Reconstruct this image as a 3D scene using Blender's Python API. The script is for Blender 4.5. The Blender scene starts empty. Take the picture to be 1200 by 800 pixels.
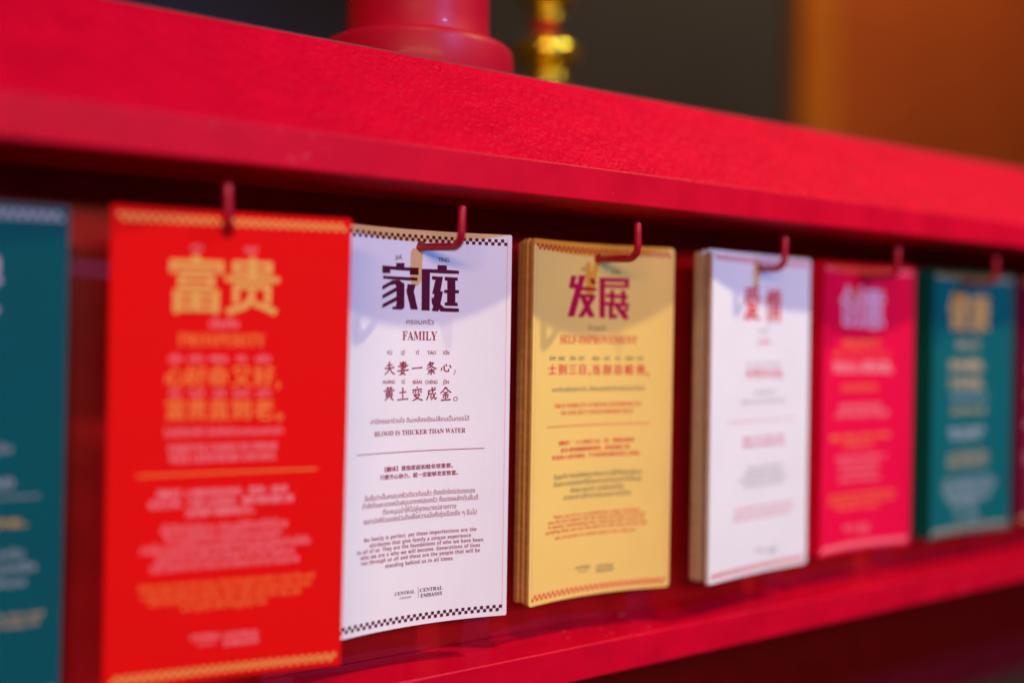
# Red display stand with hanging fortune cards, close-up
import bpy, bmesh, math, random
from mathutils import Vector, Matrix

sc = bpy.context.scene
COL = sc.collection
random.seed(7)

# ------------------------------------------------------------------ camera
def camera():
    yaw, pitch, roll = math.radians(33.5), math.radians(-0.28), math.radians(0.67)
    fw = Vector((math.sin(yaw)*math.cos(pitch), math.cos(yaw)*math.cos(pitch), math.sin(pitch)))
    r = Vector((math.cos(yaw), -math.sin(yaw), 0)); u = r.cross(fw)
    r2 = r*math.cos(roll) + u*math.sin(roll); u2 = -r*math.sin(roll) + u*math.cos(roll)
    cd = bpy.data.cameras.new('camera'); co = bpy.data.objects.new('camera', cd); COL.objects.link(co)
    m = Matrix((r2, u2, -fw)).transposed().to_4x4(); m.translation = (0, -.461, -.0555)
    co.matrix_world = m
    cd.lens = 35; cd.sensor_width = 36; cd.clip_start = .01; cd.clip_end = 50
    cd.dof.use_dof = True; cd.dof.focus_distance = .537; cd.dof.aperture_fstop = 1.4; cd.dof.aperture_blades = 0
    sc.camera = co
camera()

# ------------------------------------------------------------------ world and lamps
w = bpy.data.worlds.new('World'); sc.world = w; w.use_nodes = True
bg = w.node_tree.nodes['Background']; bg.inputs[0].default_value = (1.0, .45, .38, 1); bg.inputs[1].default_value = .035

def spot(name, d, dist, power, color, radius, size=50, aim=(.42, 0, -.06), blend=.5):
    l = bpy.data.lights.new(name, 'SPOT'); l.energy = power; l.color = color; l.shadow_soft_size = radius
    l.spot_size = math.radians(size); l.spot_blend = blend
    o = bpy.data.objects.new(name, l); COL.objects.link(o)
    d = Vector(d).normalized(); o.location = Vector(aim) - d*dist
    o.rotation_euler = d.to_track_quat('-Z', 'Y').to_euler()
def area(name, loc, aim, power, color, sx, sy):
    l = bpy.data.lights.new(name, 'AREA'); l.energy = power; l.color = color; l.shape = 'RECTANGLE'; l.size = sx; l.size_y = sy
    o = bpy.data.objects.new(name, l); COL.objects.link(o); o.location = loc
    o.rotation_euler = (Vector(aim) - Vector(loc)).to_track_quat('-Z', 'Y').to_euler()
# two warm ceiling spots right and left, one cool spot in front, a wide warm fill from front left
spot('warm_spot_lamp', (-.036, .031, -.057), 3.2, 330, (1.0, .86, .44), .05, 25, (.72, 0, -.08), .9)
spot('warm_spot_lamp', (.014, .031, -.055), 3.2, 95, (1.0, .86, .44), .05)
spot('cool_spot_lamp', (-.007, .031, -.0205), 2.6, 212, (.13, .37, 1.0), .022)
area('glow_lamp', (-.82, -2.5, .75), (.40, 0, -.06), 54, (1.0, .58, .37), 2.5, .25)
spot('wall_spot_lamp', (.25, .6, -.9), 2.2, 128, (1.0, .64, .28), .1, 95, (2.75, 1.45, .62))

vs = sc.view_settings
vs.view_transform = 'Standard'; vs.look = 'None'; vs.exposure = 0; vs.gamma = 1; vs.use_curve_mapping = False
sc.cycles.use_denoising = True

# ------------------------------------------------------------------ helpers
def mat(name, col, rough=.6, bump=None, vary=0, spec=.5, metal=0, coat=0, wear=None, scale=40, stretch=0):
    m = bpy.data.materials.new(name); m.use_nodes = True; nt = m.node_tree; b = nt.nodes['Principled BSDF']
    b.inputs['Base Color'].default_value = (*col, 1); b.inputs['Roughness'].default_value = rough
    b.inputs['Specular IOR Level'].default_value = spec; b.inputs['Metallic'].default_value = metal
    b.inputs['Coat Weight'].default_value = coat
    tc = nt.nodes.new('ShaderNodeTexCoord')
    src = None
    if vary:
        n = nt.nodes.new('ShaderNodeTexNoise'); n.inputs['Scale'].default_value = scale; n.inputs['Detail'].default_value = 6
        nt.links.new(tc.outputs['Object'], n.inputs['Vector'])
        r = nt.nodes.new('ShaderNodeValToRGB'); e = r.color_ramp.elements
        e[0].position = .3; e[1].position = .7
        e[0].color = (*[c*(1-vary) for c in col], 1); e[1].color = (*[min(1, c*(1+vary*.5)) for c in col], 1)
        nt.links.new(n.outputs['Fac'], r.inputs['Fac']); nt.links.new(r.outputs['Color'], b.inputs['Base Color']); src = r.outputs['Color']
        mr = nt.nodes.new('ShaderNodeMapRange'); mr.inputs['To Min'].default_value = rough*.85; mr.inputs['To Max'].default_value = min(1, rough*1.2)
        nt.links.new(n.outputs['Fac'], mr.inputs['Value']); nt.links.new(mr.outputs['Result'], b.inputs['Roughness'])
    if wear:                                     # pale scuffs and specks in the paint
        wc, lo, hi, sca = wear
        n = nt.nodes.new('ShaderNodeTexNoise'); n.inputs['Scale'].default_value = sca; n.inputs['Detail'].default_value = 3
        nt.links.new(tc.outputs['Object'], n.inputs['Vector'])
        n2 = nt.nodes.new('ShaderNodeTexNoise'); n2.inputs['Scale'].default_value = 9; n2.inputs['Detail'].default_value = 2
        nt.links.new(tc.outputs['Object'], n2.inputs['Vector'])
        a = nt.nodes.new('ShaderNodeMath'); a.operation = 'ADD'; nt.links.new(n.outputs['Fac'], a.inputs[0])
        s = nt.nodes.new('ShaderNodeMath'); s.operation = 'MULTIPLY_ADD'; nt.links.new(n2.outputs['Fac'], s.inputs[0]); s.inputs[1].default_value = .5; s.inputs[2].default_value = -.25
        nt.links.new(s.outputs[0], a.inputs[1])
        mr = nt.nodes.new('ShaderNodeMapRange'); mr.inputs['From Min'].default_value = lo; mr.inputs['From Max'].default_value = hi
        nt.links.new(a.outputs[0], mr.inputs['Value'])
        mx = nt.nodes.new('ShaderNodeMixRGB'); nt.links.new(mr.outputs['Result'], mx.inputs['Fac'])
        if src: nt.links.new(src, mx.inputs['Color1'])
        else: mx.inputs['Color1'].default_value = (*col, 1)
        mx.inputs['Color2'].default_value = (*wc, 1); nt.links.new(mx.outputs['Color'], b.inputs['Base Color'])
    if bump:
        sca, strength, dist = bump
        n = nt.nodes.new('ShaderNodeTexNoise'); n.inputs['Scale'].default_value = sca; n.inputs['Detail'].default_value = 1.2
        n.inputs['Distortion'].default_value = .6
        if stretch:
            mp = nt.nodes.new('ShaderNodeMapping'); mp.inputs['Scale'].default_value = (stretch, 1, 1)
            nt.links.new(tc.outputs['Object'], mp.inputs['Vector']); nt.links.new(mp.outputs['Vector'], n.inputs['Vector'])
        else: nt.links.new(tc.outputs['Object'], n.inputs['Vector'])
        bp = nt.nodes.new('ShaderNodeBump'); bp.inputs['Strength'].default_value = strength; bp.inputs['Distance'].default_value = dist
        nt.links.new(n.outputs['Fac'], bp.inputs['Height']); nt.links.new(bp.outputs['Normal'], b.inputs['Normal'])
    return m

def obj(name, me, m=None, parent=None):
    o = bpy.data.objects.new(name, me); COL.objects.link(o)
    if m is not None and me is not None and not me.materials: me.materials.append(m)
    if parent: o.parent = parent
    return o
def bmobj(name, bm, m, parent=None, smooth=False):
    bmesh.ops.recalc_face_normals(bm, faces=bm.faces[:])
    me = bpy.data.meshes.new(name); bm.to_mesh(me); bm.free()
    if smooth:
        for p in me.polygons: p.use_smooth = True
    return obj(name, me, m, parent)
def thing(name, label, cat, loc=(0, 0, 0), group=None):
    o = bpy.data.objects.new(name, None); COL.objects.link(o); o.empty_display_size = .02; o.location = loc
    tag(o, label, cat, group); return o
def tag(o, label, cat, group=None):
    o['label'] = label; o['category'] = cat
    if group: o['group'] = group
    return o
def prism_x(bm, prof, x0, x1):
    """extrude a (y,z) profile along x"""
    a = [bm.verts.new((x0, y, z)) for y, z in prof]; b = [bm.verts.new((x1, y, z)) for y, z in prof]
    n = len(prof)
    for i in range(n): bm.faces.new((a[i], a[(i+1) % n], b[(i+1) % n], b[i]))
    bm.faces.new(a[::-1]); bm.faces.new(b)
def rounded(prof, r, seg=4, which=None):
    out = []; n = len(prof)
    for i, p in enumerate(prof):
        rr = r if which is None else which.get(i, 0)
        if not rr: out.append(p); continue
        p = Vector(p); a = (Vector(prof[i-1]) - p).normalized(); b = (Vector(prof[(i+1) % n]) - p).normalized()
        half = a.angle(b)/2; d = rr/math.tan(half)
        s, e = p + a*d, p + b*d
        for k in range(seg+1):
            t = k/seg; q = s*(1-t)**2 + p*2*t*(1-t) + e*t*t
            out.append((q.x, q.y))
    return out
def lathe(bm, prof, c=(0, 0, 0), seg=64):
    rings = [[bm.verts.new((c[0]+r*math.cos(2*math.pi*k/seg), c[1]+r*math.sin(2*math.pi*k/seg), c[2]+z)) for k in range(seg)] for r, z in prof]
    for a, b in zip(rings, rings[1:]):
        for k in range(seg): bm.faces.new((a[k], a[(k+1) % seg], b[(k+1) % seg], b[k]))
    bm.faces.new(rings[0][::-1]); bm.faces.new(rings[-1])
def tube(bm, pts, r, seg=14, cap=True):
    pts = [Vector(p) for p in pts]; rings = []; up = None
    for i, p in enumerate(pts):
        t = (pts[min(i+1, len(pts)-1)] - pts[max(i-1, 0)]).normalized()
        if up is None: up = t.orthogonal().normalized()
        up = (up - t*up.dot(t)).normalized(); s = t.cross(up)
        rr = r[i] if isinstance(r, list) else r
        rings.append([bm.verts.new(p + (up*math.cos(2*math.pi*k/seg) + s*math.sin(2*math.pi*k/seg))*rr) for k in range(seg)])
    for a, b in zip(rings, rings[1:]):
        for k in range(seg): bm.faces.new((a[k], a[(k+1) % seg], b[(k+1) % seg], b[k]))
    bm.faces.new(rings[0][::-1]); bm.faces.new(rings[-1])

# ------------------------------------------------------------------ materials
RED = (.62, .001, .022)
M_beam = mat('red_textured_paint', RED, .45, spec=.035, stretch=1.35, bump=(205, .75, .0028), vary=.10)
M_rail = mat('red_scuffed_paint', RED, .22, spec=.5, bump=(900, .12, .0004), vary=.14, wear=((.80, .16, .20), .76, .84, 170))
M_lower = mat('shade_darkened_panel_red', (.15, .002, .008), .6, spec=.2, vary=.2)  # red darkened in the colour itself, standing in for shade below the rail
M_lip = mat('red_board_edge_paint', RED, .42, spec=.09, bump=(800, .14, .0004), vary=.12, wear=((.72, .10, .14), .745, .87, 110))
M_panel = mat('red_panel_paint', (.36, .003, .015), .40, spec=.3, bump=(500, .15, .0005), vary=.16)
M_hook = mat('red_enamel_wire', (.42, .003, .026), .35, spec=.3, bump=(700, .1, .0002), vary=.15, scale=300)
M_edge = mat('bare_board_edge', (.12, .05, .04), .8, vary=.4, scale=120)
M_pillar = mat('red_gloss_lacquer', (.48, .003, .022), .42, spec=.2, coat=.03, vary=.08, scale=15)
M_gold = mat('gold_foil', (1.0, .70, .05), .2, metal=.95)
M_redbead = mat('red_bead', (.6, .01, .02), .15, coat=.5)
M_dark = mat('dark_grey_wall_paint', (.032, .038, .060), .8, vary=.2, scale=3)
M_rust = mat('rust_orange_wall_paint', (.42, .085, .012), .7, vary=.15, scale=2)
M_trim = mat('gold_wall_paint', (.52, .165, .012), .6, vary=.12, scale=4)

# ------------------------------------------------------------------ setting: the walls far behind
def wallbox(name, lo, hi, m):
    bm = bmesh.new(); bmesh.ops.create_cube(bm, size=1)
    for v in bm.verts: v.co = Vector([lo[i] + (v.co[i]+.5)*(hi[i]-lo[i]) for i in range(3)])
    o = bmobj(name, bm, m); o['kind'] = 'structure'; return o
wallbox('dark_wall', (-.6, 1.5, -.6), (2.6, 1.6, 1.6), M_dark)
wallbox('gold_wall_end', (2.24, 1.45, -.6), (2.40, 1.493, 1.6), M_trim)
wallbox('orange_wall', (2.403, 1.453, -.6), (4.6, 1.49, 1.6), M_rust)

# ------------------------------------------------------------------ the display stand
X0, X1 = -.30, 1.45
stand = thing('display_stand', 'red painted display stand whose wire hooks carry the row of cards', 'display stand', (0, 0, -.45))
def part(name, bm, m, smooth=False, parent=None):
    o = bmobj(name, bm, m, None, smooth); o.parent = parent or stand
    o.matrix_parent_inverse = Matrix.Identity(4)
    o.location = (0, 0, .45) if (parent or stand) is stand else (0, 0, 0)
    return o
beam_prof = rounded([(-.0345, .0182), (-.0345, .0362), (.0200, .0958), (.20, .0958), (.20, .0182)], 0, 5, {0: .0012, 1: .0016, 2: .0006})
bm = bmesh.new(); prism_x(bm, beam_prof, X0, X1); beam = part('top_beam', bm, M_beam)
beam.data.materials.append(M_lip)
for p in beam.data.polygons:
    if p.normal.y < -.80 or (p.normal.z < -.5 and p.center.y < .0): p.material_index = 1
bm = bmesh.new(); prism_x(bm, [(.0208, .0960), (.0208, .0966), (.198, .0966), (.198, .0960)], X0, X1); part('bare_top_edge', bm, M_edge)
bm = bmesh.new(); prism_x(bm, [(.030, .0178), (.030, -.2312), (.045, -.2312), (.045, .0178)], X0, X1); part('back_panel', bm, M_panel)
rail_prof = rounded([(-.0105, -.2315), (.215, -.2315), (.215, -.2515), (-.0105, -.2515)], 0, 4, {0: .0012, 3: .0012})
bm = bmesh.new(); prism_x(bm, rail_prof, X0, X1); part('bottom_rail', bm, M_rail)
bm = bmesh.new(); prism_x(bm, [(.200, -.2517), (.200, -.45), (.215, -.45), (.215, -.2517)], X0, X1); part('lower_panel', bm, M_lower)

def hook(x, dx, rz=0.):
    zc = -.0088; yb = -.0275; r = .0075
    pts = [(x - dx*.1, .034, zc), (x, .012, zc), (x + dx*.6, -.008, zc - .0006), (x + dx, yb + r, zc - .0012)]
    zc -= .0012
    for k in range(1, 8):
        a = k/8*math.pi/2; pts.append((x + dx, yb + r - r*math.sin(a), zc + r - r*math.cos(a)))
    pts += [(x + dx, yb, zc + r), (x + dx + rz*.4, yb, zc + .014), (x + dx + rz, yb, .0088), (x + dx + rz, yb, .0098), (x + dx + rz, yb, .0105)]
    rad = [.0021]*(len(pts)-3) + [.0021, .0017, .0006]
    bm = bmesh.new(); tube(bm, pts, rad, 16); part('hook', bm, M_hook, True)
HOOKS = {'left': .022, 'red': .1390, 'family': .2472, 'yellow': .3697, 'white': .4955, 'pink': .6165, 'teal': .7425, 'maroon': .866}
HDX = {'left': 0, 'red': -.002, 'family': .0085, 'yellow': .0025, 'white': -.001, 'pink': -.006, 'teal': -.010, 'maroon': -.004}
for k, x in HOOKS.items(): hook(x, HDX[k], random.uniform(-.0006, .0006))

# ------------------------------------------------------------------ pillar and hanging ornaments behind the beam
pl = thing('pillar', 'glossy red round pillar with stepped base standing on the stand', 'pillar', (.2945, .095, .0968))
bm = bmesh.new(); lathe(bm, [(.0595, 0), (.0600, .002), (.0600, .020), (.0593, .0235), (.0572, .0252), (.0470, .0262), (.0466, .0262)], seg=96); bmobj('base', bm, M_pillar, pl, True)
bm = bmesh.new(); lathe(bm, [(.0456, .0264), (.0450, .0285), (.0446, .040), (.0443, .16), (.0441, .30)], seg=96); bmobj('shaft', bm, M_pillar, pl, True)

def ornament(label, loc, beads):
    t = thing('bead_ornament', label, 'ornament', loc)
    z = 0
    bm = bmesh.new(); tube(bm, [(0, 0, .002), (0, 0, .40)], .0018, 8); bmobj('cord', bm, M_redbead, t, True)
    for r, h, m in beads:
        prof = [(max(.0022, r*math.sin(math.pi*(k+.4)/12.8)), h*(1-math.cos(math.pi*(k+.4)/12.8))/2) for k in range(13)]
        bm = bmesh.new(); lathe(bm, prof, (0, 0, z), 24)
        bmobj('bead', bm, m, t, True); z += h*1.01
B1 = [(.025, .016, M_gold), (.033, .034, M_gold), (.013, .010, M_redbead), (.019, .012, M_gold), (.028, .034, M_gold), (.018, .012, M_redbead), (.026, .028, M_redbead), (.016, .012, M_gold), (.027, .032, M_gold), (.020, .02, M_redbead)]
ornament('string of shiny gold and red beads hanging beside the red pillar', (.536, .3, .174), B1)
ornament('gold bead string whose end hangs over the far end of the beam', (.183, .28, .192), B1[:5])

# ---- printed layouts, millimetres from each card's top centre: kind, text, centre u, width, mid v, height, ink
HEAD_FAMILY=[
 [(-24.13, -19.67), (-15.87, -19.78), (-15.89, -17.95), (-10.93, -17.69), (-10.9, -19.91), (-2.51, -19.79), (-2.47, -23.61), (-7.69, -23.67), (-7.71, -21.71), (-19.29, -21.56), (-19.27, -23.38), (-24.08, -23.62)],
 [(-23.61, -24.97), (-3.08, -24.99), (-3.05, -26.67), (-23.59, -26.45)],
 [(-23.99, -30.2), (-17.82, -26.9), (-13.99, -26.74), (-10.79, -28.55), (-10.64, -40.82), (-11.89, -42.07), (-17.75, -42.11), (-17.77, -40.73), (-15.86, -40.51), (-15.43, -38.72), (-15.45, -37.62), (-23.85, -41.61), (-23.87, -39.64), (-15.47, -35.4), (-15.51, -32.63), (-23.91, -36.89), (-23.93, -34.86), (-15.54, -30.41), (-16.38, -29.06), (-19.38, -29.79), (-23.97, -32.28)],
 [(-8.89, -28.59), (-4.16, -28.74), (-5.18, -32.26), (-2.74, -41.85), (-6.96, -41.84), (-9.6, -32.41)],
 [(-0.69, -20.27), (8.5, -20.15), (8.47, -17.88), (13.87, -17.81), (13.9, -20.21), (20.82, -20.4), (20.85, -22.12), (4.2, -22.2), (4.2, -42.25), (-0.54, -42.24)],
 [(5.33, -23.85), (11.75, -24.0), (10.37, -31.74), (11.84, -31.81), (10.45, -38.69), (12.74, -40.51), (21.07, -40.72), (21.09, -42.62), (10.62, -42.56), (9.5, -41.44), (9.27, -42.59), (5.38, -42.39), (6.27, -39.82), (5.32, -38.14), (5.28, -35.02), (6.22, -35.56), (6.94, -33.55), (5.57, -33.31), (7.34, -25.88), (5.36, -25.67)],
 [(12.73, -23.97), (20.15, -24.1), (20.17, -25.82), (18.84, -25.86), (18.9, -30.79), (20.95, -30.85), (20.97, -32.57), (18.92, -32.63), (18.98, -37.5), (20.31, -37.64), (20.33, -39.48), (12.91, -39.37), (12.89, -37.66), (14.24, -37.45), (14.18, -32.65), (12.46, -32.59), (12.44, -30.99), (14.28, -30.82), (14.22, -26.02), (12.75, -25.85)],
]
HEAD_YELLOW=[
 [(-19.92, -19.61), (-15.9, -19.58), (-17.67, -24.14), (-14.76, -24.02), (-13.98, -19.17), (-9.22, -18.95), (-12.24, -28.0), (-17.36, -43.09), (-22.28, -43.2), (-16.54, -26.78), (-21.67, -26.58)],
 [(-5.75, -20.61), (-2.98, -20.5), (-1.2, -23.48), (-4.26, -23.93)],
 [(-11.54, -25.77), (-1.16, -25.96), (-1.13, -27.61), (-12.25, -27.68)],
 [(-13.28, -29.92), (-1.81, -29.95), (-1.79, -31.77), (-13.25, -31.8)],
 [(-5.58, -31.8), (-1.79, -31.69), (-10.42, -43.35), (-14.45, -43.43)],
 [(-12.71, -32.03), (-8.7, -31.9), (-1.92, -43.17), (-6.24, -43.26)],
 [(1.38, -19.74), (21.88, -19.58), (21.95, -25.22), (5.45, -25.15), (5.43, -23.74), (19.32, -23.62), (19.29, -21.77), (5.11, -21.84), (5.42, -43.44), (1.73, -43.51)],
 [(6.21, -29.29), (21.08, -29.7), (21.11, -31.63), (6.23, -31.2)],
 [(9.22, -26.94), (11.74, -26.87), (11.85, -34.55), (9.33, -34.61)],
 [(16.91, -27.04), (19.36, -26.97), (19.47, -34.53), (17.02, -34.59)],
 [(5.78, -34.12), (22.08, -34.72), (22.11, -36.65), (5.81, -36.03)],
 [(8.27, -35.97), (11.0, -36.07), (11.08, -41.75), (13.87, -41.19), (13.91, -43.7), (8.38, -43.8)],
 [(12.17, -36.21), (15.52, -36.3), (21.43, -41.88), (21.28, -44.24), (18.47, -44.03)],
 [(16.98, -39.03), (21.18, -37.01), (21.95, -38.5), (18.89, -40.67)],
]
FAMILY=[
  ('py','JIĀ',-14.4,4.2,-15.0,2.04,'plum'),
  ('py','TÍNG',12.0,6.2,-14.9,2.10,'plum'),
  ('th','ครอบครัว',-1.4,16.0,-48.5,2.07,'plum'),
  ('sf','FAMILY',-1.4,20.4,-55.6,4.64,'wine'),
  ('py','FŪ',-19.1,2.7,-64.6,1.90,'wine'),
  ('py','QĪ',-11.2,2.1,-64.6,1.92,'wine'),
  ('py','YĪ',-2.7,2.0,-64.6,1.94,'wine'),
  ('py','TIÁO',5.7,5.0,-64.5,1.95,'wine'),
  ('py','XĪN',14.0,3.7,-64.5,1.97,'wine'),
  ('kai','夫',-19.0,7.2,-72.6,7.52,'wine'),
  ('kai','妻',-11.0,7.1,-72.6,7.59,'wine'),
  ('kai','一',-2.7,7.0,-72.7,7.66,'wine'),
  ('kai','条',5.6,6.9,-72.8,7.72,'wine'),
  ('kai','心',14.2,6.8,-72.8,7.78,'wine'),
  ('kai','，',19.2,1.9,-75.0,3.21,'wine'),
  ('py','HUÁNG',-19.3,7.2,-79.7,1.90,'wine'),
  ('py','TǓ',-10.9,2.1,-79.9,1.92,'wine'),
  ('py','BIÀN',-2.5,5.1,-80.0,1.94,'wine'),
  ('py','CHÉNG',5.7,7.1,-80.1,1.95,'wine'),
  ('py','JĪN',14.1,3.4,-80.2,1.97,'wine'),
  ('kai','黄',-19.1,7.2,-85.8,7.52,'wine'),
  ('kai','土',-11.0,7.1,-86.1,7.59,'wine'),
  ('kai','变',-2.5,7.0,-86.2,7.66,'wine'),
  ('kai','成',6.0,6.9,-86.4,7.72,'wine'),
  ('kai','金',14.1,6.8,-86.5,7.78,'wine'),
  ('kai','。',19.7,2.6,-89.3,2.48,'wine'),
  ('th','สามีภรรยาร่วมใจ ดินเหลืองยังเปลี่ยนเป็นทองได้',-1.2,57.7,-100.1,1.90,'wine'),
  ('sf','BLOOD IS THICKER THAN WATER',-1.0,53.3,-106.3,2.44,'wine'),
  ('rule','',-0.9,74.5,-116.4,0.36,'wine'),
  ('cn','【翻译】意指家庭和睦非常重要。',-1.3,39.8,-125.0,2.62,'wine'),
  ('cn','只要齐心协力，就一定能够发家致富。',-1.2,45.5,-129.0,2.62,'wine'),
  ('th','ขึ้นชื่อว่าเป็นครอบครัวเดียวกันแล้ว ต้องรักใคร่ปรองดอง',-0.8,64.4,-139.3,2.04,'wine'),
  ('th','กำลังใจและแรงสนับสนุนจากครอบครัว คือแรงผลักดันชั้นดี',-0.6,67.5,-143.1,2.04,'wine'),
  ('th','ที่จะหนุนนำให้ไปสู่จุดหมายปลายทาง',-0.6,42.9,-147.2,2.04,'wine'),
  ('th','จงสามัคคีร่วมแรงร่วมใจเพื่อความมั่งคั่งรุ่งเรืองยิ่ง ๆ ขึ้นไป',-0.6,66.2,-151.1,2.04,'wine'),
  ('sb','No family is perfect, yet these imperfections are the',-0.3,65.5,-160.2,1.99,'wine'),
  ('sb','attributes that give family a unique experience',-0.2,59.1,-163.3,1.99,'wine'),
  ('sb','to all of us. They are the foundations of who we have been,',-0.2,74.0,-166.1,1.99,'wine'),
  ('sb','who we are & who we will become. Generations of lives',-0.2,69.6,-169.0,1.99,'wine'),
  ('sb','run through us all and these are the people that will be',-0.1,69.3,-171.8,1.99,'wine'),
  ('sb','standing behind us in all times.',-0.3,39.9,-175.0,1.99,'wine'),
  ('sf','CENTRAL',-8.5,11.9,-190.4,1.75,'plum'),
  ('py','CHIDLOM',-8.2,6.9,-193.0,1.08,'plum'),
  ('vrule','',-0.5,0.2,-191.4,5.66,'plum'),
  ('sf','CENTRAL',7.0,13.2,-190.3,1.92,'plum'),
  ('sf','EMBASSY',7.2,13.0,-193.2,1.92,'plum'),
]
YELLOW=[
  ('py','FĀ',-10.8,3.1,-15.4,1.91,'olive'),
  ('py','ZHǍN',12.6,6.3,-15.8,1.95,'olive'),
  ('th','ก้าวหน้า',-0.1,13.1,-50.1,2.24,'olive'),
  ('sf','SELF-IMPROVEMENT',-0.2,56.1,-56.7,4.59,'rose'),
  ('py','SHÌ',-34.2,4.8,-67.7,1.97,'olive'),
  ('py','BIÉ',-26.6,4.7,-67.8,1.98,'olive'),
  ('py','SĀN',-18.0,4.5,-67.8,2.00,'olive'),
  ('py','RÌ',-11.4,3.4,-67.8,2.02,'olive'),
  ('py','DĀNG',-0.7,5.2,-67.9,2.04,'olive'),
  ('py','GUĀ',7.3,4.1,-67.9,2.05,'olive'),
  ('py','MÙ',15.1,3.1,-67.9,2.06,'olive'),
  ('py','XIĀNG',22.8,5.7,-67.8,2.07,'olive'),
  ('py','DÀI',29.9,3.8,-67.8,2.08,'olive'),
  ('cn','士',-34.1,7.1,-74.2,6.15,'rose'),
  ('cn','别',-25.9,6.9,-74.3,6.21,'rose'),
  ('cn','三',-18.0,6.7,-74.4,6.26,'rose'),
  ('cn','日',-10.5,6.5,-74.5,6.31,'rose'),
  ('cn','当',-0.4,6.2,-74.6,6.37,'rose'),
  ('cn','刮',7.6,6.0,-74.6,6.41,'rose'),
  ('cn','目',15.3,5.9,-74.7,6.45,'rose'),
  ('cn','相',22.5,5.7,-74.7,6.48,'rose'),
  ('cn','待',30.5,5.5,-74.7,6.50,'rose'),
  ('cn','，',-3.5,6.3,-75.1,6.10,'rose'),
  ('cn','。',36.7,5.4,-75.7,6.26,'rose'),
  ('th','จากกันเพียงสามวัน ต้องมองกันด้วยสายตาใหม่',-0.5,67.1,-86.1,2.04,'olive'),
  ('sf','TRUE NOBILITY IS BEING SUPERIOR TO',-0.5,63.0,-95.4,2.35,'rose'),
  ('sf','NO ONE BUT YOUR FORMER SELF',-0.4,52.5,-99.6,2.35,'rose'),
  ('rule','',-0.6,75.1,-107.3,0.41,'rose'),
  ('cn','【翻译】：士人别后三日，指：别离后重逢',-0.6,54.9,-117.1,2.55,'rose'),
  ('cn','应当 擦亮眼睛重新看待，刮目相看之意',-1.3,50.3,-121.3,2.55,'rose'),
  ('cn','形容他人进步很快，不可再用旧眼光看人待物。',-1.3,64.3,-125.3,2.55,'rose'),
  ('th','ปัญญาคือ การหมั่นฝึกฝนและพัฒนาความรู้ให้เพิ่มพูนอยู่เสมอ',0.2,63.9,-136.7,2.15,'olive'),
  ('th','ต้องสามารถต่อยอดให้รู้ลึกและรอบด้านมากกว่าที่เป็นอยู่',0.0,63.5,-141.0,2.15,'olive'),
  ('th','เมื่อพานพบกัน แม้เพียงไม่กี่วัน',0.8,38.9,-145.4,2.15,'olive'),
  ('th','อาจจะก้าวล้ำกว่าเดิมจนคาดไม่ถึง',0.7,48.6,-149.4,2.15,'olive'),
  ('sb','There are 67 or so momentary steps between',-0.2,62.6,-159.8,1.94,'rose'),
  ('sb','you and your highest self. By always working on yourself',-0.5,70.7,-162.5,1.94,'rose'),
  ('sb','in manners, understanding them, improving them, one by one,',-0.3,70.4,-165.3,1.94,'rose'),
  ('sb','accepting them, you can then move on with ease and see that',-0.7,73.9,-168.1,1.94,'rose'),
  ('sb','you are greater in a better place to be a new you.',-0.5,58.8,-171.8,1.94,'rose'),
  ('sf','CENTRAL',-8.4,11.7,-191.5,1.83,'olive'),
  ('py','CHIDLOM',-8.3,7.0,-193.9,1.10,'olive'),
  ('sf','CENTRAL',7.7,12.8,-192.3,1.85,'olive'),
  ('sf','EMBASSY',7.7,12.8,-194.9,1.85,'olive'),
]
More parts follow.
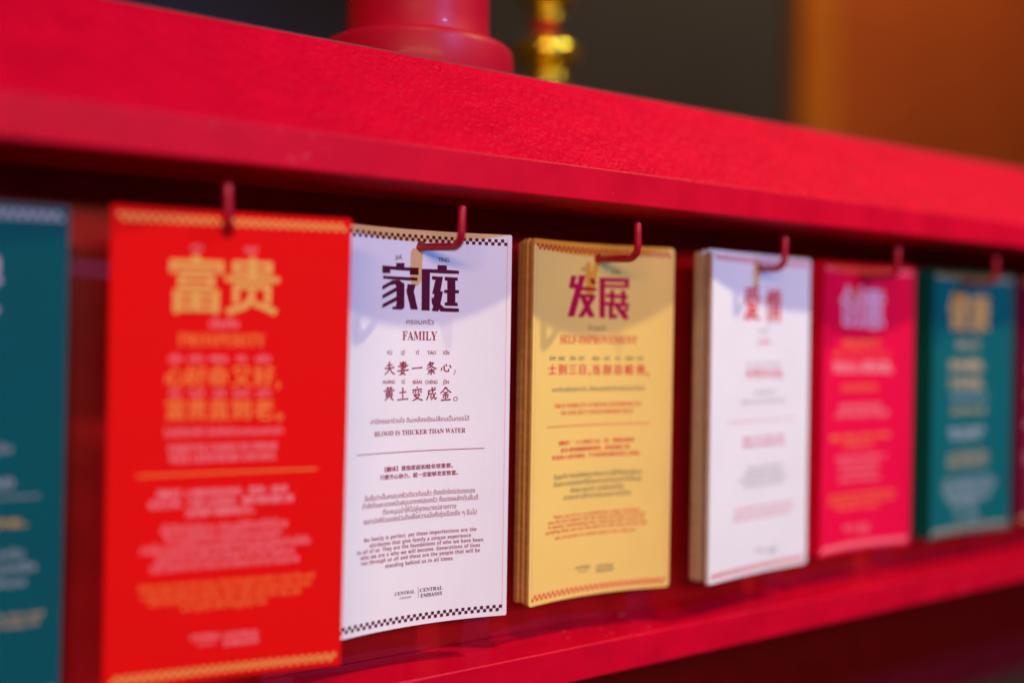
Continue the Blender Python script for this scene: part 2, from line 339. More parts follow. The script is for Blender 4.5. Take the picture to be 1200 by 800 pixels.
RED_LINES=[
  ('py','FÙ',-16.1,4.2,-16.6,2.59,'blush'),
  ('py','GUÌ',6.6,5.1,-16.3,2.65,'blush'),
  ('hd','富',-16.0,21.6,-32.1,24.92,'gold'),
  ('hd','贵',7.5,22.7,-32.3,25.09,'gold'),
  ('th','มั่งคั่ง',-4.1,12.1,-49.6,3.03,'blush'),
  ('sf','PROSPERITY',-4.7,36.8,-56.5,5.30,'orange'),
  ('py','XĪN',-24.3,5.6,-64.9,2.80,'blush'),
  ('py','HǍO',-15.4,6.0,-64.9,2.82,'blush'),
  ('py','MÌNG',-6.1,7.2,-64.9,2.85,'blush'),
  ('py','YÒU',3.4,4.4,-64.9,2.87,'blush'),
  ('py','HǍO',12.9,6.3,-64.9,2.89,'blush'),
  ('cn','心',-24.1,8.4,-72.6,9.35,'orange'),
  ('cn','好',-15.4,8.5,-72.7,9.43,'orange'),
  ('cn','命',-6.2,8.7,-72.7,9.51,'orange'),
  ('cn','又',3.8,8.8,-72.8,9.59,'orange'),
  ('cn','好',13.4,8.9,-72.8,9.68,'orange'),
  ('cn','，',21.5,7.5,-74.4,8.58,'orange'),
  ('py','FÙ',-23.9,4.2,-79.9,2.81,'blush'),
  ('py','GUÌ',-15.0,5.7,-80.0,2.84,'blush'),
  ('py','ZHÍ',-5.7,5.1,-80.1,2.86,'blush'),
  ('py','DÀO',3.9,6.6,-80.2,2.88,'blush'),
  ('py','LǍO',13.4,5.9,-80.3,2.91,'blush'),
  ('cn','富',-23.7,8.4,-87.2,9.39,'orange'),
  ('cn','贵',-14.8,8.6,-87.4,9.47,'orange'),
  ('cn','直',-5.7,8.7,-87.6,9.56,'orange'),
  ('cn','到',3.7,8.8,-87.8,9.64,'orange'),
  ('cn','老',13.5,8.9,-87.9,9.72,'orange'),
  ('cn','。',23.1,8.3,-88.5,9.41,'orange'),
  ('th','ใจดีชีวิตก็ดี มั่งคั่งร่ำรวยจนแก่เฒ่า',-3.0,50.1,-97.5,2.69,'blush'),
  ('sf','FORTUNE COMES TO THOSE',-3.2,46.1,-104.3,3.27,'blush'),
  ('sf','WITH A KIND HEART AND SOUL',-3.2,45.3,-108.8,3.28,'blush'),
  ('rule','',-0.6,76.6,-115.6,0.85,'orange'),
  ('cn','【翻译】心地好命运也好，富贵一直到',-3.0,54.7,-124.2,3.49,'blush'),
  ('cn','老去之时。只要 心存善良，做好事积德行善',-3.3,61.5,-128.6,3.49,'blush'),
  ('cn','自然福气满满到白头。',-3.8,28.7,-132.9,3.49,'blush'),
  ('th','ผู้มีจิตใจดีงาม ย่อมมีชีวิตที่ดีด้วย',-1.8,53.4,-140.2,2.92,'blush'),
  ('th','ความมั่งคั่งจะอยู่คู่ไปจนแก่เฒ่า',-2.1,48.7,-144.3,2.93,'blush'),
  ('th','การให้และแบ่งปันคือหนทางของความร่ำรวยที่แท้จริงอย่างยั่งยืน',-0.8,72.1,-148.6,2.93,'blush'),
  ('th','จงทำความดีและรักษาน้ำใจไว้เสมอ',-1.3,59.1,-152.7,2.94,'blush'),
  ('th','แล้วโชคลาภวาสนาจะไหลมาเทมาไม่ขาด',-1.1,63.1,-156.8,2.94,'blush'),
  ('sb','Riches flow from the heart. Kind thoughts build a kind life and',0.1,74.4,-164.9,2.75,'orange'),
  ('sb','a good life keeps its wealth. Share what you have been given',-0.2,72.4,-168.3,2.75,'orange'),
  ('sb','and fortune will stay by your side until the day you',-0.7,64.7,-171.6,2.76,'orange'),
  ('sb','are grey and happily old.',-1.3,36.6,-175.0,2.76,'orange'),
  ('sf','CENTRAL',-9.2,12.6,-188.9,2.36,'blush'),
  ('py','CHIDLOM',-9.1,7.6,-192.0,1.42,'blush'),
  ('sf','CENTRAL',6.0,15.2,-189.4,2.39,'blush'),
  ('sf','EMBASSY',6.1,15.2,-192.8,2.39,'blush'),
]
WHITE=[
  ('hd','爱',-8.9,16.4,-32.1,21.62,'red'),
  ('hd','情',14.3,15.6,-32.6,22.11,'red'),
  ('th','ความรัก',3.7,9.9,-50.0,2.25,'grey'),
  ('sf','LOVE',4.7,13.5,-57.0,3.94,'softrose'),
  ('py','YǑU',-10.8,5.5,-71.5,1.94,'grey'),
  ('py','QÍNG',-2.6,5.4,-71.6,1.96,'grey'),
  ('py','YǏN',5.5,5.4,-71.6,1.97,'grey'),
  ('py','SHUǏ',12.6,5.3,-71.7,1.98,'grey'),
  ('py','BǍO',19.7,5.3,-71.7,2.00,'grey'),
  ('cn','有',-10.7,7.3,-77.6,6.65,'softrose'),
  ('cn','情',-2.5,7.2,-77.7,6.71,'softrose'),
  ('cn','饮',5.6,7.2,-77.8,6.76,'softrose'),
  ('cn','水',12.8,7.1,-77.9,6.80,'softrose'),
  ('cn','饱',19.8,7.1,-78.0,6.85,'softrose'),
  ('cn','。',26.0,7.0,-78.1,6.88,'softrose'),
  ('th','มีรักดื่มน้ำก็อิ่ม',5.8,21.5,-90.5,1.97,'grey'),
  ('sf','LOVE IS ALL YOU NEED TO LIVE',4.8,46.6,-96.1,2.25,'grey'),
  ('rule','',3.3,70.9,-108.6,0.45,'softrose'),
  ('cn','【翻译】两人若真心相爱，',5.9,44.8,-120.1,2.82,'softrose'),
  ('cn','即使喝水也觉得饱足幸福。',5.9,44.8,-124.4,2.82,'softrose'),
  ('th','เมื่อมีความรักแล้ว แม้ลำบาก',7.6,37.5,-139.4,2.04,'grey'),
  ('th','เพียงใดก็ยังอิ่มเอมใจเสมอ',5.8,41.2,-143.2,2.03,'grey'),
  ('th','จงดูแลหัวใจของกันและกันให้มั่นคง',4.9,50.2,-146.8,2.03,'grey'),
  ('th','เพราะรักแท้หายากยิ่งกว่าสิ่งใด',5.6,40.3,-150.6,2.03,'grey'),
  ('sb','Love turns plain water into a feast. Hold on to the one',6.5,59.9,-164.9,2.04,'softrose'),
  ('sb','who holds on to you and every day will be rich with joy',6.1,62.7,-168.5,2.04,'softrose'),
  ('sb','and warm with gentle words.',4.0,58.3,-171.7,2.03,'softrose'),
  ('sf','CENTRAL',2.6,10.8,-193.6,1.69,'grey'),
  ('py','CHIDLOM',2.7,6.5,-195.8,1.01,'grey'),
  ('sf','CENTRAL',16.0,10.6,-194.3,1.71,'grey'),
  ('sf','EMBASSY',16.0,10.6,-196.9,1.71,'grey'),
]
PINK=[
  ('hd','创',-12.4,25.1,-30.4,29.11,'lilac'),
  ('hd','意',12.5,20.8,-31.3,29.64,'lilac'),
  ('sf','CREATIVITY',-1.4,41.1,-57.6,5.01,'orange'),
  ('py','BIÉ',-28.2,9.3,-65.1,2.45,'orange'),
  ('py','CHŪ',-16.0,8.4,-65.1,2.47,'orange'),
  ('py','XĪN',-4.9,7.8,-65.1,2.49,'orange'),
  ('py','CÁI',6.4,7.2,-65.1,2.51,'orange'),
  ('py','YǑU',16.0,6.8,-65.1,2.53,'orange'),
  ('py','LÙ',25.0,6.4,-65.0,2.54,'orange'),
  ('cn','别',-28.0,12.8,-74.5,8.56,'blush'),
  ('cn','出',-15.9,11.6,-74.7,8.66,'blush'),
  ('cn','心',-4.7,10.7,-74.8,8.73,'blush'),
  ('cn','裁',6.5,9.9,-74.8,8.80,'blush'),
  ('cn','有',16.1,9.3,-74.9,8.86,'blush'),
  ('cn','路',25.2,8.8,-74.9,8.90,'blush'),
  ('cn','，',33.0,8.4,-74.9,8.94,'blush'),
  ('th','สร้างสรรค์ไม่ซ้ำใคร',-2.5,39.6,-90.0,3.44,'orange'),
  ('sf','EVERY NEW IDEA OPENS',-1.6,46.5,-103.6,3.76,'blush'),
  ('sf','A WAY NO ONE HAS WALKED',-1.2,58.7,-109.1,3.76,'blush'),
  ('cn','【翻译】指独创一格与众不同的',-3.1,66.1,-125.5,3.76,'orange'),
  ('cn','心思和办法。',-2.6,34.4,-131.2,3.76,'orange'),
  ('th','กล้าคิดกล้าทำในสิ่งใหม่ ๆ',-1.1,54.9,-140.8,2.64,'blush'),
  ('th','ไม่ยึดติดกับแบบแผนเดิม',-2.5,44.9,-145.8,2.63,'blush'),
  ('th','ความคิดสร้างสรรค์',-2.1,41.0,-150.9,2.63,'blush'),
  ('th','นำทางสู่ความสำเร็จเสมอ',-1.9,45.7,-156.5,2.63,'blush'),
  ('sb','Look at what all others see and think what none',-1.5,72.1,-167.4,2.89,'orange'),
  ('sb','have thought. Fresh eyes and a bold hand can turn',-2.0,73.3,-171.7,2.89,'orange'),
  ('sb','small sparks into gold.',-3.6,48.1,-176.3,2.88,'orange'),
  ('sf','CENTRAL',-11.5,12.8,-191.1,2.24,'blush'),
  ('py','CHIDLOM',-11.3,7.6,-194.1,1.35,'blush'),
  ('sf','CENTRAL',4.9,12.3,-191.4,2.27,'blush'),
  ('sf','EMBASSY',4.9,12.3,-194.9,2.27,'blush'),
]
TEAL=[
  ('hd','健',-13.2,27.4,-31.4,29.90,'gold'),
  ('hd','康',14.6,23.6,-32.1,30.45,'gold'),
  ('sf','HEALTH',-0.7,29.9,-57.8,5.49,'tan'),
  ('cn','身',-20.5,12.1,-74.1,8.79,'tan'),
  ('cn','体',-9.1,11.2,-74.2,8.87,'tan'),
  ('cn','健',2.6,10.4,-74.3,8.94,'tan'),
  ('cn','康',12.4,9.8,-74.3,8.99,'tan'),
  ('cn','，',21.7,9.3,-74.4,9.04,'tan'),
  ('cn','万',-20.1,12.1,-88.4,8.80,'tan'),
  ('cn','事',-8.8,11.1,-88.6,8.87,'tan'),
  ('cn','如',2.9,10.3,-88.7,8.94,'tan'),
  ('cn','意',12.7,9.7,-88.9,9.00,'tan'),
  ('cn','。',22.0,9.2,-89.0,9.05,'tan'),
  ('th','แข็งแรงสมปรารถนา',1.4,47.6,-99.3,3.44,'paleblue'),
  ('sf','HEALTH IS WEALTH',0.7,45.6,-110.3,4.82,'tan'),
  ('cn','【翻译】身体安康诸事',-1.2,46.1,-126.3,4.13,'paleblue'),
  ('cn','顺心如愿以偿。',-1.8,39.3,-131.1,4.12,'paleblue'),
  ('th','สุขภาพที่ดีคือทรัพย์',-0.2,52.7,-145.5,3.10,'tan'),
  ('th','อันประเสริฐที่สุดใน',-0.1,52.6,-150.0,3.10,'tan'),
  ('th','ชีวิตของเราทุกคน',0.1,52.6,-154.4,3.10,'tan'),
  ('sb','With a sound body all wishes',0.4,63.9,-166.0,3.45,'paleblue'),
  ('sb','can be reached. Rest well, eat well',1.0,70.5,-170.8,3.45,'paleblue'),
  ('sb','and keep a light heart so that',0.7,63.8,-175.6,3.45,'paleblue'),
  ('sb','the road ahead is long',-0.0,53.8,-180.5,3.45,'paleblue'),
  ('sb','and bright.',-1.6,37.0,-184.6,3.44,'paleblue'),
  ('sf','CENTRAL',-8.7,14.5,-192.7,2.47,'paleblue'),
  ('py','CHIDLOM',-8.5,8.7,-195.9,1.48,'paleblue'),
  ('sf','CENTRAL',9.0,14.1,-192.8,2.49,'paleblue'),
  ('sf','EMBASSY',9.1,14.1,-196.6,2.49,'paleblue'),
]

# ------------------------------------------------------------------ cards: paper, inks
H = .2085
M_core = mat('card_edge_core', (.52, .25, .13), .85, vary=.25, scale=400)
def paper(name, col): return mat(name, col, .75, bump=(1500, .12, .0002), vary=.035, scale=25, spec=.08)
PAPER = {'red': paper('red_card_paper', (.84, .004, .004)), 'family': paper('white_card_paper', (.84, .82, .82)),
         'yellow': paper('yellow_card_paper', (.88, .60, .155)), 'white': paper('ivory_card_paper', (.84, .81, .80)),
         'pink': paper('magenta_card_paper', (.86, .002, .055)), 'teal': paper('teal_card_paper', (.002, .12, .13)),
         'left': paper('petrol_card_paper', (.002, .092, .110)), 'maroon': paper('maroon_card_paper', (.17, .003, .03))}
INKC = {'plum': (.10, .006, .035), 'wine': (.30, .010, .050), 'olive': (.10, .13, .09), 'rose': (.72, .035, .05), 'crimson': (.50, .002, .055),
        'gold': (.85, .47, .11), 'orange': (.95, .24, .05), 'blush': (.92, .32, .35), 'red': (.72, .012, .03), 'grey': (.42, .40, .42),
        'lilac': (.70, .55, .72), 'paleblue': (.50, .52, .58), 'softrose': (.78, .25, .28), 'brown': (.35, .05, .03), 'tan': (.62, .42, .22)}
INK = {k: mat(k + '_ink', c, .7, spec=.1) for k, c in INKC.items()}

def serif(s): return ''.join(chr(0x1D400+ord(c)-65) if 'A' <= c <= 'Z' else c for c in s)
def boldsans(s): return ''.join(chr(0x1D5D4+ord(c)-65) if 'A' <= c <= 'Z' else chr(0x1D5EE+ord(c)-97) if 'a' <= c <= 'z' else chr(0x1D7EC+ord(c)-48) if '0' <= c <= '9' else c for c in s)
_cache = {}
def styled(kind, s): return serif(s) if kind == 'sf' else boldsans(s) if kind == 'sb' else s
def bake_glyphs(lines, res=3):
    made = {}
    for kind, s, *_ in lines:
        t = styled(kind, s)
        if kind in ('rule', 'vrule', 'kai') or t in made: continue
        c = bpy.data.curves.new('lettering', 'FONT'); c.body = t; c.size = 1; c.resolution_u = res; c.fill_mode = 'FRONT'
        if kind == 'sb': c.space_character = 1.12; c.space_word = 1.2
        o = bpy.data.objects.new('lettering', c); COL.objects.link(o); made[t] = (o, c)
    bpy.context.view_layer.update(); dg = bpy.context.evaluated_depsgraph_get()
    for t, (o, c) in made.items():
        me = bpy.data.meshes.new_from_object(o.evaluated_get(dg))
        _cache[t] = ([(v.co.x, v.co.y) for v in me.vertices], [tuple(p.vertices) for p in me.polygons])
        bpy.data.meshes.remove(me)
    for o, c in made.values(): bpy.data.objects.remove(o); bpy.data.curves.remove(c)

# brush strokes of the calligraphic verse, on a 100 x 100 square (y down)
KAI = {
 '夫': [[(25,32),(72,26)],[(10,52),(90,44)],[(48,5),(47,45),(35,75),(8,95)],[(50,50),(68,78),(95,92)]],
 '妻': [[(22,16),(76,11)],[(28,27),(74,22),(71,47)],[(8,38),(92,32)],[(28,50),(71,46)],[(50,3),(50,56)],[(46,55),(33,78),(72,96)],[(64,60),(50,84),(20,98)],[(4,69),(96,62)]],
 '一': [[(6,52),(94,45)]],
 '条': [[(42,5),(30,22),(14,36)],[(40,14),(70,12),(48,36),(8,56)],[(34,20),(60,42),(95,54)],[(22,66),(78,62)],[(50,50),(50,93),(42,89)],[(40,72),(20,90)],[(58,70),(80,86)]],
 '心': [[(14,45),(8,68)],[(32,32),(34,62),(48,72),(72,70),(70,52)],[(46,22),(56,36)],[(78,28),(92,48)]],
 '，': [[(40,5),(65,35),(20,95)]],
 '黄': [[(25,14),(76,10)],[(38,3),(38,26)],[(62,2),(62,25)],[(5,30),(95,26)],[(26,42),(26,72)],[(26,42),(75,39),(73,72)],[(27,56),(73,54)],[(27,71),(73,69)],[(50,28),(50,70)],[(38,77),(14,97)],[(62,77),(86,95)]],
 '土': [[(22,42),(78,36)],[(50,5),(50,88)],[(5,90),(95,84)]],
 '变': [[(48,2),(54,13)],[(10,24),(90,18)],[(38,22),(36,48)],[(60,20),(60,48)],[(22,32),(12,46)],[(76,30),(88,42)],[(20,58),(74,54),(52,80),(10,97)],[(30,62),(60,84),(95,94)]],
 '成': [[(22,28),(80,22)],[(24,28),(22,60),(6,95)],[(24,50),(46,47),(43,76),(36,72)],[(52,4),(60,50),(80,88),(94,74)],[(82,42),(66,68),(44,92)],[(70,6),(82,16)]],
 '金': [[(50,2),(30,28),(4,46)],[(52,8),(72,28),(97,42)],[(32,42),(68,39)],[(24,58),(76,55)],[(50,42),(50,90)],[(30,66),(36,80)],[(70,64),(62,78)],[(10,93),(92,89)]],
 '。': [[(50+42*math.cos(a*math.pi/8), 50+42*math.sin(a*math.pi/8)) for a in range(17)]]}
def kai(ch):
    """ribbons (list of vertex lists / faces), one per stroke, in a unit square"""
    out = []
    for st in KAI[ch]:
        pts = []
        for (x0, y0), (x1, y1) in zip(st, st[1:]):
            for k in range(4): pts.append((x0+(x1-x0)*k/4, y0+(y1-y0)*k/4))
        pts.append(st[-1]); n = len(pts); vv = []; ff = []
        for i, p in enumerate(pts):
            a = pts[max(0, i-1)]; b = pts[min(n-1, i+1)]; tx, ty = b[0]-a[0], b[1]-a[1]; l = math.hypot(tx, ty) or 1
            t = i/(n-1); flat = abs(tx) > 3*abs(ty)
            wd = 13 if ch in '。，' else (8.6 if flat else 10.2) * (1.25 - .65*math.sin(math.pi*min(1, t*1.05))*.6) * (1 if t < .75 or flat else 1 - (t-.75)*2.2)
            nx, ny = -ty/l*wd/2, tx/l*wd/2
            vv += [((p[0]+nx)/100, 1-(p[1]+ny)/100), ((p[0]-nx)/100, 1-(p[1]-ny)/100)]
            if i: ff.append((2*i-2, 2*i-1, 2*i+1, 2*i))
        out.append((vv, ff))
    return out

class Card:
    """a sheet hanging at cx, bowed so that its sides come forward; u across, v up, in metres from the card's centre top"""
    def __init__(s, key, cx, y0, slope, bow, W, ztop=0., tilt=0., lean=0.):
        s.key, s.cx, s.y0, s.slope, s.bow, s.W, s.ztop, s.tilt, s.lean = key, cx, y0, slope, bow, W, ztop, tilt, lean
    def at(s, u, v, off=0.):
        bow = s.bow*(1 + .18*max(v, -H)/H)
        c = s.slope - bow*8*u/s.W**2; n = math.hypot(1, c)
        ct, st = math.cos(s.tilt), math.sin(s.tilt)
        x, z = u*ct - v*st, u*st + v*ct
        y = s.y0 + s.slope*u - bow*(2*u/s.W)**2 - s.lean*v/H
        return Vector((s.cx + x + c/n*off, y - off/n, s.ztop + z))
def outline(W, r, seg=5):
    pts = []
    for cxx, cyy, a0 in ((W/2-r, -r, 0), (-W/2+r, -r, 90), (-W/2+r, -H+r, 180), (W/2-r, -H+r, 270)):
        for k in range(seg+1):
            a = math.radians(a0 + 90*k/seg); pts.append((cxx + r*math.cos(a), cyy + r*math.sin(a)))
    return pts
def sheet_mesh(card, hole_u, thick, r=.0012, wob=0.):
    bm = bmesh.new(); es = []
    o = [bm.verts.new((x, y, 0)) for x, y in outline(card.W, r)]
    h = [bm.verts.new((hole_u + .0030*math.cos(k*math.pi/8), -.0086 + .0030*math.sin(k*math.pi/8), 0)) for k in range(16)]
    for loop in (o, h):
        for i in range(len(loop)): es.append(bm.edges.new((loop[i], loop[(i+1) % len(loop)])))
    bmesh.ops.triangle_fill(bm, use_beauty=True, edges=es)
    for k in range(-9, 10):
        bmesh.ops.bisect_plane(bm, geom=bm.verts[:]+bm.edges[:]+bm.faces[:], plane_co=(k*card.W/20, 0, 0), plane_no=(1, 0, 0))
    for z in (-.03, -.06, -.10, -.15):
        bmesh.ops.bisect_plane(bm, geom=bm.verts[:]+bm.edges[:]+bm.faces[:], plane_co=(0, z, 0), plane_no=(0, 1, 0))
    bm.verts.index_update(); bm.faces.index_update()
    uv = [(v.co.x, v.co.y) for v in bm.verts]; tris = [[v.index for v in f.verts] for f in bm.faces]
    # keep one winding
    fixed = []
    for t in tris:
        a = sum(uv[t[i]][0]*uv[t[(i+1) % len(t)]][1] - uv[t[(i+1) % len(t)]][0]*uv[t[i]][1] for i in range(len(t)))
        fixed.append(t if a > 0 else t[::-1])
    bound = [[v.index for v in e.verts] for e in bm.edges if len(e.link_faces) == 1]
    bm.free()
    n = len(uv)
    def P(u, v, off): return card.at(u, v, off + wob*(v/H)**2)
    vv = [P(u, v, 0) for u, v in uv] + [P(u, v, -thick) for u, v in uv]
    ff = fixed + [[i+n for i in t[::-1]] for t in fixed]; nb = len(ff)
    ff += [[a, b, b+n, a+n] for a, b in bound]
    me = bpy.data.meshes.new('sheet'); 
    return me, vv, ff, nb
def make_sheet(name, card, hole_u, thick, m, parent, org, r=.0012, wob=0., edge=None):
    me, vv, ff, nb = sheet_mesh(card, hole_u, thick, r, wob)
    me.from_pydata([v - org for v in vv], [], ff); me.materials.append(m); me.materials.append(edge or M_core)
    for i, p in enumerate(me.polygons): p.material_index = 1 if i >= nb else 0; p.use_smooth = False
    bm = bmesh.new(); bm.from_mesh(me); bmesh.ops.recalc_face_normals(bm, faces=bm.faces[:]); bm.to_mesh(me); bm.free()
    me.name = name
    return obj(name, me, None, parent)
def printed(name, card, pieces, ink, parent, org):
    """pieces: list of (verts uv in metres, faces); every piece a hair prouder than the one before"""
    vv, ff = [], []
    for k, (pv, pf) in enumerate(pieces):
        b = len(vv); vv += [card.at(u, v, .00014 + .000010*(k % 9)) - org for u, v in pv]; ff += [[i+b for i in f] for f in pf]
    me = bpy.data.meshes.new(name); me.from_pydata(vv, [], ff)
    return obj(name, me, INK[ink], parent)
NAMES = {'py': 'pinyin_text', 'th': 'thai_text', 'sf': 'english_heading', 'sb': 'english_text', 'cn': 'chinese_text', 'kai': 'chinese_character', 'hd': 'headline_character', 'rule': 'divider_line', 'vrule': 'logo_divider'}
CAP = {'py': .70, 'sf': .68, 'sb': .714, 'th': .56}
def print_lines(card, lines, root, org, k=1.):
    for kind, s, uc, wd, vm, h, ink in lines:
        uc, wd, vm, h = uc*.001*k, wd*.001*k, vm*.001, h*.001
        if kind in ('rule', 'vrule'):
            n = 20 if kind == 'rule' else 2; hh = max(h, .0003) if kind == 'rule' else h
            ww = wd if kind == 'rule' else .0002
            pv = []; pf = []
            for i in range(n+1):
                u = uc - ww/2 + ww*i/n; pv += [(u, vm-hh/2), (u, vm+hh/2)]
                if i: pf.append((2*i-2, 2*i, 2*i+1, 2*i-1))
            pieces = [(pv, pf)]
        elif kind == 'kai':
            pieces = [([(uc - wd/2 + x*wd, vm - h/2 + y*h) for x, y in pv], pf) for pv, pf in kai(s)]
        else:
            gv, gf = _cache[styled(kind, s)]
            if not gv: continue
            x0 = min(v[0] for v in gv); x1 = max(v[0] for v in gv); y0 = min(v[1] for v in gv); y1 = max(v[1] for v in gv)
            if kind in CAP: sy = h/CAP[kind]; oy = vm - h/2
            elif kind == 'hd': sy = h/(y1-y0); oy = vm - h/2 - y0*sy
            else: sy = h/.95; oy = vm - .37*sy
            if kind == 'cn' and len(s) == 1: sx = wd/.95; ox = uc - .5*sx
            else: sx = wd/max(1e-6, x1-x0); ox = uc - wd/2 - x0*sx
            base = [(ox + x*sx, oy + y*sy) for x, y in gv]
            st = {'hd': .00062, 'cn': .00007*h*1000/2.5, 'py': .00003 if h > .0016 else 0, 'sf': 0, 'sb': 0, 'th': 0}[kind]
            if kind == 'hd': shifts = [(a*.5*st*b, c*.5*st*b) for a in (-1, 0, 1) for c in (-1, 0, 1) for b in (1,)]
            elif st: shifts = [(-st, 0), (st, 0), (0, st*.8)]
            else: shifts = [(0, 0)]
            pieces = [([(x+dx, y+dy) for x, y in base], gf) for dx, dy in shifts]
        printed(NAMES[kind], card, pieces, ink, root, org)
def checker(card, root, org, ink, vtop, n=54, phase=0):
    m = .0024; cell = (card.W - 2*m)/n; pv = []; pf = []
    for i in range(n):
        for r in range(2):
            if (i + r + phase) % 2: continue
            u = -card.W/2 + m + i*cell; v = vtop - (r+1)*.00175; b = len(pv)
            pv += [(u, v), (u+cell, v), (u+cell, v+.00175), (u, v+.00175)]; pf.append((b, b+1, b+2, b+3))
    printed('checker_border', card, [(pv, pf)], ink, root, org)
def side_line(card, root, org, ink):
    for sgn in (-1, 1):
        u = sgn*(card.W/2 - .0024); pv = [(u-.00008, -.0025), (u+.00008, -.0025), (u+.00008, -H+.0026), (u-.00008, -H+.0026)]
        printed('side_line', card, [(pv, [(3, 2, 1, 0)])], ink, root, org)

CARDS = {'left': Card('left', .0245, -.012, -.02, .003, .100, -.004, 0., .014), 'red': Card('red', .1414, -.0245, -.19, .0015, .1010, -.002, .001, .0075),
         'family': Card('family', .2510, .0045, -.04, .008, .0995), 'yellow': Card('yellow', .3702, .0065, -.05, .009, .1015),
         'white': Card('white', .4960, -.006, .10, .003, .1030), 'pink': Card('pink', .6165, .0065, -.03, .008, .0990),
         'teal': Card('teal', .7470, .004, -.02, .006, .1060), 'maroon': Card('maroon', .8700, .004, -.02, .006, .1060)}
LABELS = {'left': 'dark teal card with white checker trim hanging next to the PROSPERITY card',
 'red': 'bright red card titled PROSPERITY with gold characters, hanging furthest forward',
 'family': 'white card titled FAMILY with plum characters and checker borders',
 'yellow': 'yellow card titled SELF-IMPROVEMENT fronting a thick stack on its hook',
 'white': 'white card with red characters fronting a split stack, between yellow and magenta cards',
 'pink': 'magenta pink card with pale lilac characters hanging beside a teal card',
 'teal': 'teal card with gold characters hanging between magenta and maroon cards',
 'maroon': 'maroon card with gold trim hanging beyond the gold lettered teal card'}
CATEG = 'card'
TRIM = {'left': ('paleblue', 'paleblue'), 'red': ('gold', 'gold'), 'family': ('plum', 'plum'), 'yellow': ('crimson', 'rose'), 'white': ('red', 'red'), 'pink': ('blush', 'blush'), 'teal': ('tan', 'tan'), 'maroon': ('gold', 'gold')}
LINES = {'family': FAMILY, 'yellow': YELLOW, 'red': RED_LINES, 'white': WHITE, 'pink': PINK, 'teal': TEAL,
 'left': [('hd','平',-13,23,-31.5,26,'lilac'),('hd','安',13,23,-32,26,'lilac'),('sf','PEACE',0,28,-56,5,'gold'),
          ('cn','出',-20,9,-73,9,'gold'),('cn','入',-10,9,-73,9,'gold'),('cn','平',0,9,-73,9,'gold'),('cn','安',10,9,-73,9,'gold'),
          ('th','เดินทางปลอดภัยทุกเมื่อ',0,60,-100,2.4,'paleblue'),('sf','SAFE ON EVERY ROAD',-2,66,-114,3.2,'paleblue'),('rule','',0,82,-120,.4,'paleblue'),
          ('cn','【翻译】出门在外进门回家都平安。',0,72,-131,3.2,'gold'),('th','ขอให้เดินทางไปไหนมาไหนปลอดภัย',0,70,-144,2.4,'paleblue'),('th','ทั้งยามออกและยามกลับบ้านทุกครั้ง',0,80,-150,2.4,'paleblue'),('th','พร้อมหน้าพร้อมตากันเสมอ',0,72,-156,2.4,'paleblue'),
          ('sb','Wherever you go may each step be a safe one and',0,86,-170,2.4,'tan'),('sb','each return find the door open and the lamp lit.',0,84,-173.5,2.4,'tan'),('sf','CENTRAL',0,24,-190,2,'paleblue')],
 'maroon': [('hd','成',-13,22,-31,23,'gold'),('hd','功',12,22,-31,23,'gold'),('sf','SUCCESS',0,38,-50,4,'gold'),
          ('th','ความสำเร็จ',0,60,-66,3,'blush'),('cn','马到成功，一帆风顺。',0,72,-78,8,'blush'),('th','ขอให้สำเร็จสมดังใจทุกประการ',0,80,-100,3,'gold'),
          ('cn','【翻译】做事顺利很快就能成功。',0,82,-125,4,'blush'),('sb','Set out with a steady heart and arrive with a full one.',0,88,-150,3,'blush'),('sb','The wind is with you all the way.',0,84,-156,3,'blush')]}
STACK = {'left': [.0010*k for k in range(1, 5)], 'red': [.0011*k for k in range(1, 4)], 'family': [.0011*k for k in range(1, 6)],
         'yellow': [.00105*k for k in range(1, 13)], 'white': [.0011*k for k in range(1, 5)] + [.0084 + .0011*k for k in range(0, 5)],
         'pink': [.0011*k for k in range(1, 8)], 'teal': [.0012*k for k in range(1, 13)], 'maroon': [.0012*k for k in range(1, 5)]}
BEHIND = {'left': 'teal card behind the white trimmed teal front card', 'red': 'red card tucked behind the PROSPERITY card', 'family': 'white card tucked behind the FAMILY card',
          'yellow': 'yellow card in the thick stack behind the SELF-IMPROVEMENT card', 'white': 'white card in the split stack behind the red lettered card',
          'pink': 'magenta card behind the front card with lilac characters', 'teal': 'teal card in the stack behind the gold lettered teal card', 'maroon': 'maroon card behind the maroon front card'}
bake_glyphs([l for ls in LINES.values() for l in ls])
GROUPS = {k: 'cards behind the front card on one hook, ' + v for k, v in {'left': 'white trimmed teal', 'red': 'red', 'family': 'white FAMILY', 'yellow': 'yellow', 'white': 'white with red letters', 'pink': 'magenta', 'teal': 'gold lettered teal', 'maroon': 'maroon'}.items()}
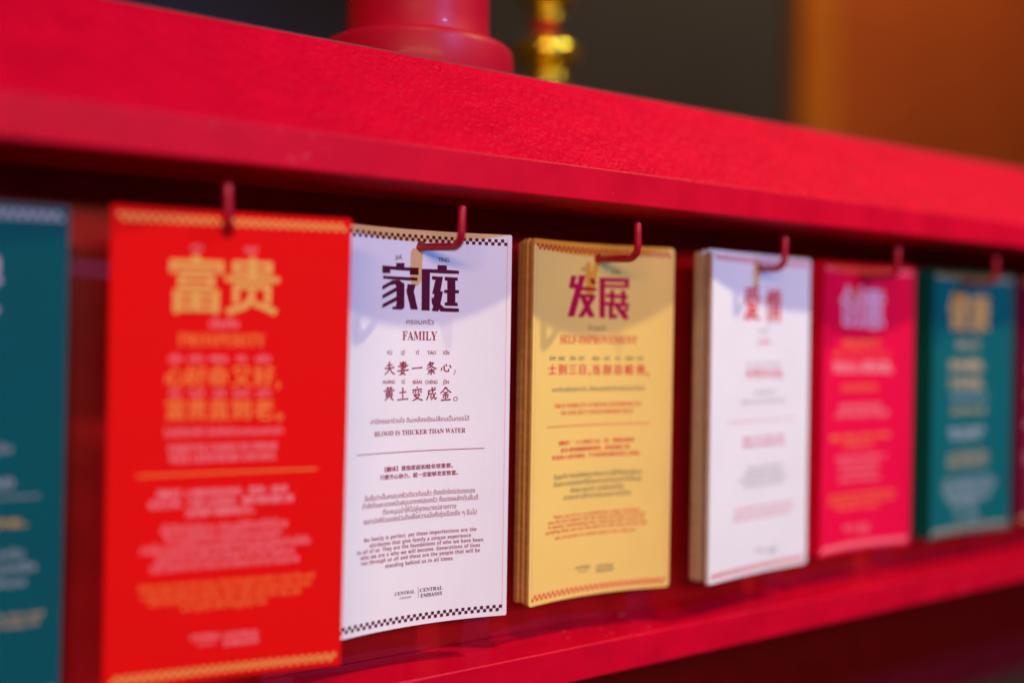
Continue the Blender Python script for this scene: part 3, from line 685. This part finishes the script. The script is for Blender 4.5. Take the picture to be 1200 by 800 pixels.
for key, card in CARDS.items():
    hx = HOOKS[key]; hole_u = hx + HDX[key]*.35 - card.cx
    org = card.at(0, -H); org.y += .0004
    root = thing('hanging_card', LABELS[key], CATEG, org)
    rr = .0022 if key in ('yellow', 'white') else .0009
    edge = {'teal': PAPER['teal'], 'left': PAPER['left'], 'pink': PAPER['pink'], 'maroon': PAPER['maroon'], 'red': PAPER['red']}.get(key, M_core)
    make_sheet('sheet', card, hole_u, .0005, PAPER[key], root, org, rr, edge=edge)
    checker(card, root, org, TRIM[key][0], -.0025); checker(card, root, org, TRIM[key][1], -H + .0026 + .0035, phase=1)
    if key in ('family', 'yellow'): side_line(card, root, org, 'softrose')
    if key == 'family': printed('headline_character', card, [([(x*.001, y*.001) for x, y in p], [list(range(len(p)))]) for p in HEAD_FAMILY[:4]], 'plum', root, org); printed('headline_character', card, [([(x*.001, y*.001) for x, y in p], [list(range(len(p)))]) for p in HEAD_FAMILY[4:]], 'plum', root, org)
    if key == 'yellow':
        for part_ in (HEAD_YELLOW[:6], HEAD_YELLOW[6:]):
            printed('headline_character', card, [([(x*.001 + a, y*.001 + b) for x, y in p], [list(range(len(p)))]) for p in part_ for a, b in ((-.00028, 0), (.00028, 0), (0, .0002), (0, -.0002))], 'crimson', root, org)
    print_lines(card, LINES[key], root, org)
    for k, off in enumerate(STACK[key]):
        j = random.uniform(-.0006, .0006); f = 1 - .35*k/max(1, len(STACK[key]))
        c2 = Card(key, card.cx + j, card.y0 + off, card.slope*f, card.bow*f, card.W, card.ztop + random.uniform(-.0008, .0008), random.uniform(-.002, .002), card.lean)
        # the card behind never crosses the one in front: keep its sides clear too
        c2.y0 += 0
        o2 = c2.at(0, -H); o2.y += .0004
        o = make_sheet('hanging_card', c2, hole_u - j, .0010, PAPER[key], None, o2, rr, edge=edge)
        o.location = o2
        tag(o, BEHIND[key] if key != 'white' else BEHIND[key].replace('in the split', 'in the front bundle of the split' if off < .007 else 'in the rear bundle of the split'), CATEG, GROUPS[key])
